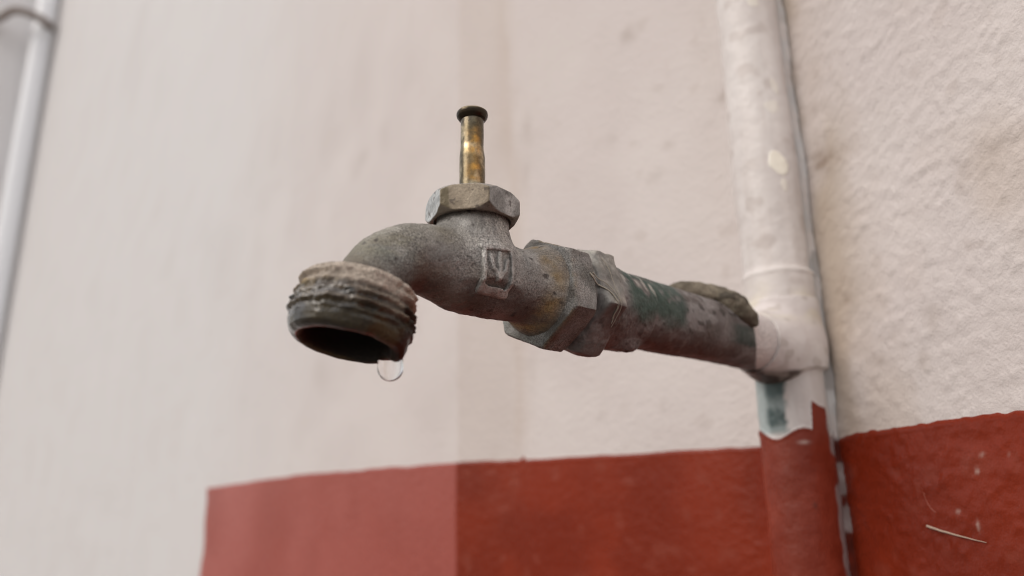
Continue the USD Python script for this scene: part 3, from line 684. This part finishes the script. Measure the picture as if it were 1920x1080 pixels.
if trimesh.Trimesh(vp_, fp_, process=False).volume < 0: fp_ = fp_[:, ::-1]
def pipe_color(v, nrm):
    q, a, z = base.reshape(-1, 3), across.ravel(), ZP.ravel()
    c = mixc((0.655, 0.610, 0.590), (0.715, 0.675, 0.655), nz(q, 60, 2))
    c = mixc(c, (0.50, 0.44, 0.41), nz(q, 150, 6, 2, 0.62, 0.74) * 0.5)
    c = mixc(c, (0.55, 0.49, 0.46), 0.35 * nz(q * [1, 1, 0.12], 420, 31, 3, 0.5, 0.75))
    c = mixc(c, (0.88, 0.84, 0.74), chip.ravel())
    c = mixc(c, (0.72, 0.66, 0.50), 0.5 * np.exp(-((z - 0.054) / 0.006) ** 2) * nz(q, 140, 8))
    bare = sstep(-0.0165, -0.0145, a) * sstep(-0.0008, -0.0026, a + 0.0016 * sn(q, 420, 9, 3)) * sstep(0.0150, 0.0170, z) * sstep(0.0375, 0.036, z)
    c = mixc(c, mixc((0.07, 0.105, 0.105), (0.42, 0.48, 0.48), np.clip(nz(q, 240, 10, 3) * 0.6 * sstep(0.03, 0.022, z) + sstep(-0.0065, -0.0095, a), 0, 1)), bare)  # pale bluish left edge is a highlight painted on the bare metal
    r = mixc((0.205, 0.026, 0.010), (0.26, 0.041, 0.020), nz(q, 110, 12))
    r = mixc(r, (0.50, 0.36, 0.32), blobs(a, z, [(0.002, 0.0132, 0.0014, 0.0005, 0.9)]))
    r = mixc(r, (0.12, 0.03, 0.02), blobs(a, z, [(0.003, -0.004, 0.0006, 0.0009, 0.8)]))
    gap = sstep(0.0098, 0.0108, a + 0.0010 * sn(q, 180, 3, 2)) * nz(q * [1, 1, 0.6], 120, 15, 2, 0.40, 0.5)
    r = mixc(r, (0.36, 0.31, 0.30), np.clip(gap, 0, 1) * 0.9)
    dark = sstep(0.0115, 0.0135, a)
    c = mixc(c, (0.40, 0.42, 0.43), dark * 0.6)  # side towards the wall greyed: shade of the slit painted in
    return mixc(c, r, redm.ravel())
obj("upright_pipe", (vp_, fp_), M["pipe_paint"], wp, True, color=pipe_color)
# bead of filler and old paint that closes the slit between the pipe and the right-hand wall
fz = np.concatenate([np.linspace(-CZ, -0.06, 6)[:-1], np.arange(-0.06, 0.20, 0.0008), np.linspace(0.20, 2.6, 30)])
fq_ = np.stack([fz * 0 + 0.3, fz * 0, fz], -1)
dirw = (RIGHT1 - CORNER) / np.linalg.norm(RIGHT1 - CORNER)
wn = np.array([dirw[1], -dirw[0]]); wn = wn if wn[0] < 0 else -wn
De = 0.0452 + 0.0015 * sn(fq_, 60, 2, 3) + 0.0005 * sn(fq_, 300, 4, 2)
we = CORNER + De[:, None] * dirw + wn * 0.0004
wb = CORNER + 0.036 * dirw - wn * 0.001 + 0 * De[:, None]
ra_ = math.radians(20.3); rt = np.array([math.cos(ra_), -math.sin(ra_)]); vw_ = np.array([-math.sin(ra_), -math.cos(ra_)])
pe = np.array([PX, PY]) + rt * 0.0098 + vw_ * 0.0020 + 0 * De[:, None]
pb_ = np.array([PX, PY]) + rt * 0.0085 - vw_ * 0.002 + 0 * De[:, None]
mid_ = 0.5 * (we + pe) + vw_ * (0.0002 + 0.0005 * sn(fq_, 150, 6, 2))[:, None]
ring = [wb, we, 0.5 * (we + mid_) - vw_ * 0.0002, mid_, 0.5 * (pe + mid_) - vw_ * 0.0002, pe, pb_]
Pf = np.stack([np.concatenate([q_ - [PX, PY], fz[:, None]], 1) for q_ in ring], 0)
vf_, ff_ = grid_mesh(Pf, True)
if trimesh.Trimesh(vf_, ff_, process=False).volume < 0: ff_ = ff_[:, ::-1]
def bead_color(v, n):
    c = mixc((0.60, 0.60, 0.60), (0.68, 0.64, 0.62), nz(v, 120, 3, 3))
    c = mixc(c, (0.14, 0.12, 0.11), nz(v * [1, 1, 0.5], 130, 5, 2, 0.60, 0.70) * 0.5)
    zz_ = v[:, 2] + 0.0012 * sn(v, 260, 9, 2)
    bare = np.maximum(sstep(0.0009, -0.0003, np.abs(zz_ - 0.0030) - 0.0042), sstep(0.0009, -0.0003, np.abs(zz_ + 0.0082) - 0.0033))
    rd = mixc(mixc((0.17, 0.024, 0.012), (0.085, 0.017, 0.011), nz(v, 150, 4)), mixc((0.40, 0.35, 0.34), (0.27, 0.22, 0.21), nz(v, 300, 19)), bare)
    return mixc(c, rd, sstep(0.0155, 0.0135, v[:, 2] + 0.001 * sn(v, 300, 8, 2)))
obj("filler_bead", (vf_, ff_), M["pipe_paint"], wp, 50, color=bead_color, label="thin uneven bead of grey filler between pipe and wall")
# branch of the tee: a thick painted socket reaching out to the grey pipe (in the tap's frame, turned into the pipe's)
Gb, ob = box_grid((-4, -15, 25), (38, 15, 59), 0.34)
ZB = 0.0415 * 1000
X = Gb[..., 0]; Y = Gb[..., 1]; Z = Gb[..., 2] - ZB
rb = np.hypot(Y, Z)
d = np.maximum(rb - np.interp(X, [0, 10, 20], [11.8, 11.2, 8.9]), np.maximum(X - 21, -3 - X))
rv = np.hypot(X, Y)
d = smin(d, np.maximum(rv - 11.2, np.maximum(Gb[..., 2] - 56, 35 - Gb[..., 2])), 2.6)
d = smax(d, np.maximum(X - 21 + 1.2 * sn(Gb * MM, 130, 5, 2), -3.5 - X), 0.8)
d = smax(d, -np.maximum(rb - 8.0, 14 - X), 0.4) + 0.25 * sn(Gb * MM, 150, 2, 2)
vB, fB = surface_nets(d, ob, 0.34)
vB = vB * MM
vB = np.stack([vB[:, 0] * AX[0] + vB[:, 1] * BX[0], vB[:, 0] * AX[1] + vB[:, 1] * BX[1], vB[:, 2]], -1)
def tee_color(v, n):
    c = mixc((0.65, 0.60, 0.585), (0.72, 0.68, 0.66), nz(v, 70, 2))
    c = mixc(c, (0.72, 0.66, 0.50), 0.5 * nz(v, 120, 4, 2, 0.5, 0.65) * sstep(0.045, 0.052, v[:, 2]))
    out = (v[:, 0] * AX[0] + v[:, 1] * AX[1]) * 1000
    bare = sstep(-7.6, -9.0, v[:, 2] * 1000 - 41.5 + 1.0 * sn(v, 200, 9, 2)) * sstep(6, 9, out)
    c = mixc(c, (0.085, 0.066, 0.056), bare)
    return mixc(c, (0.44, 0.39, 0.35), nz(v, 260, 5, 2, 0.6, 0.72) * 0.5)
obj("tee_socket", (vB, fB), M["pipe_paint"], wp, True, color=tee_color)

# ------------------------------------------------------------------ far corner at the left: downpipe and cable
far = thing("corner_downpipe", "blurred pale grey pipe standing in the far left corner of the wall", "pipe")
DP = np.array([-1.357, 1.893])
vf, ff = lathe(dense([(0.001, 0.01), (0.026, 0.01), (0.026, 2.9), (0.001, 2.9)], 0.05), 48, 0, (), DP)
if trimesh.Trimesh(vf, ff, process=False).volume < 0: ff = ff[:, ::-1]
obj("downpipe", (vf, ff), M["far_pipe"], far, 40, color=(0.90, 0.92, 0.95))
lw = np.array([-0.82, -0.57]); lw /= np.linalg.norm(lw); ln = np.array([-lw[1], lw[0]]); ln = ln if ln @ -END > 0 else -ln
hz = 1.335
cab = [np.append(END + lw * t + ln * o_, CZ + hz + dz) for t, o_, dz in ((1.0, 0.008, 0), (0.35, 0.010, 0.0), (0.16, 0.012, 0.0), (0.13, 0.05, 0), (0.10, 0.105, 0.0), (0.04, 0.10, 0.0), (0.012, 0.05, 0.0))]
cv, cf = wobble_tube(catmull(np.array(cab), 80), 0.011, 10)
tag(obj("wall_cable", (cv, cf), M["fibre"], None, True, color=(0.26, 0.215, 0.19)), "thin brown cable running along the wall and across the far pipe, top left", "cable")

# ------------------------------------------------------------------ dry straw stuck to the red paint, and the ground
st = on_wall([(S_CORNER - 0.0027 - 0.0734, -0.0088), (S_CORNER - 0.0027 - 0.082, -0.0104), (S_CORNER - 0.0027 - 0.0908, -0.0117)], 0.0006, 24)
sv, sf = wobble_tube(st, np.linspace(0.00030, 0.00007, 24), 8)
stp = obj("dry_straw", (sv + W, sf), M["fibre"], None, True, color=(0.48, 0.36, 0.28))
tag(stp, "short pale straw stuck to the red paint right of the pipe", "straw")
gsz = 60.0
gv = np.array([(-gsz, -gsz, 0), (gsz, -gsz, 0), (gsz, gsz, 0), (-gsz, gsz, 0)], float)
tag(obj("ground", (gv, np.array([[0, 1, 2], [0, 2, 3]])), M["ground"], None, False, color=(0.11, 0.095, 0.085)), kind="structure")
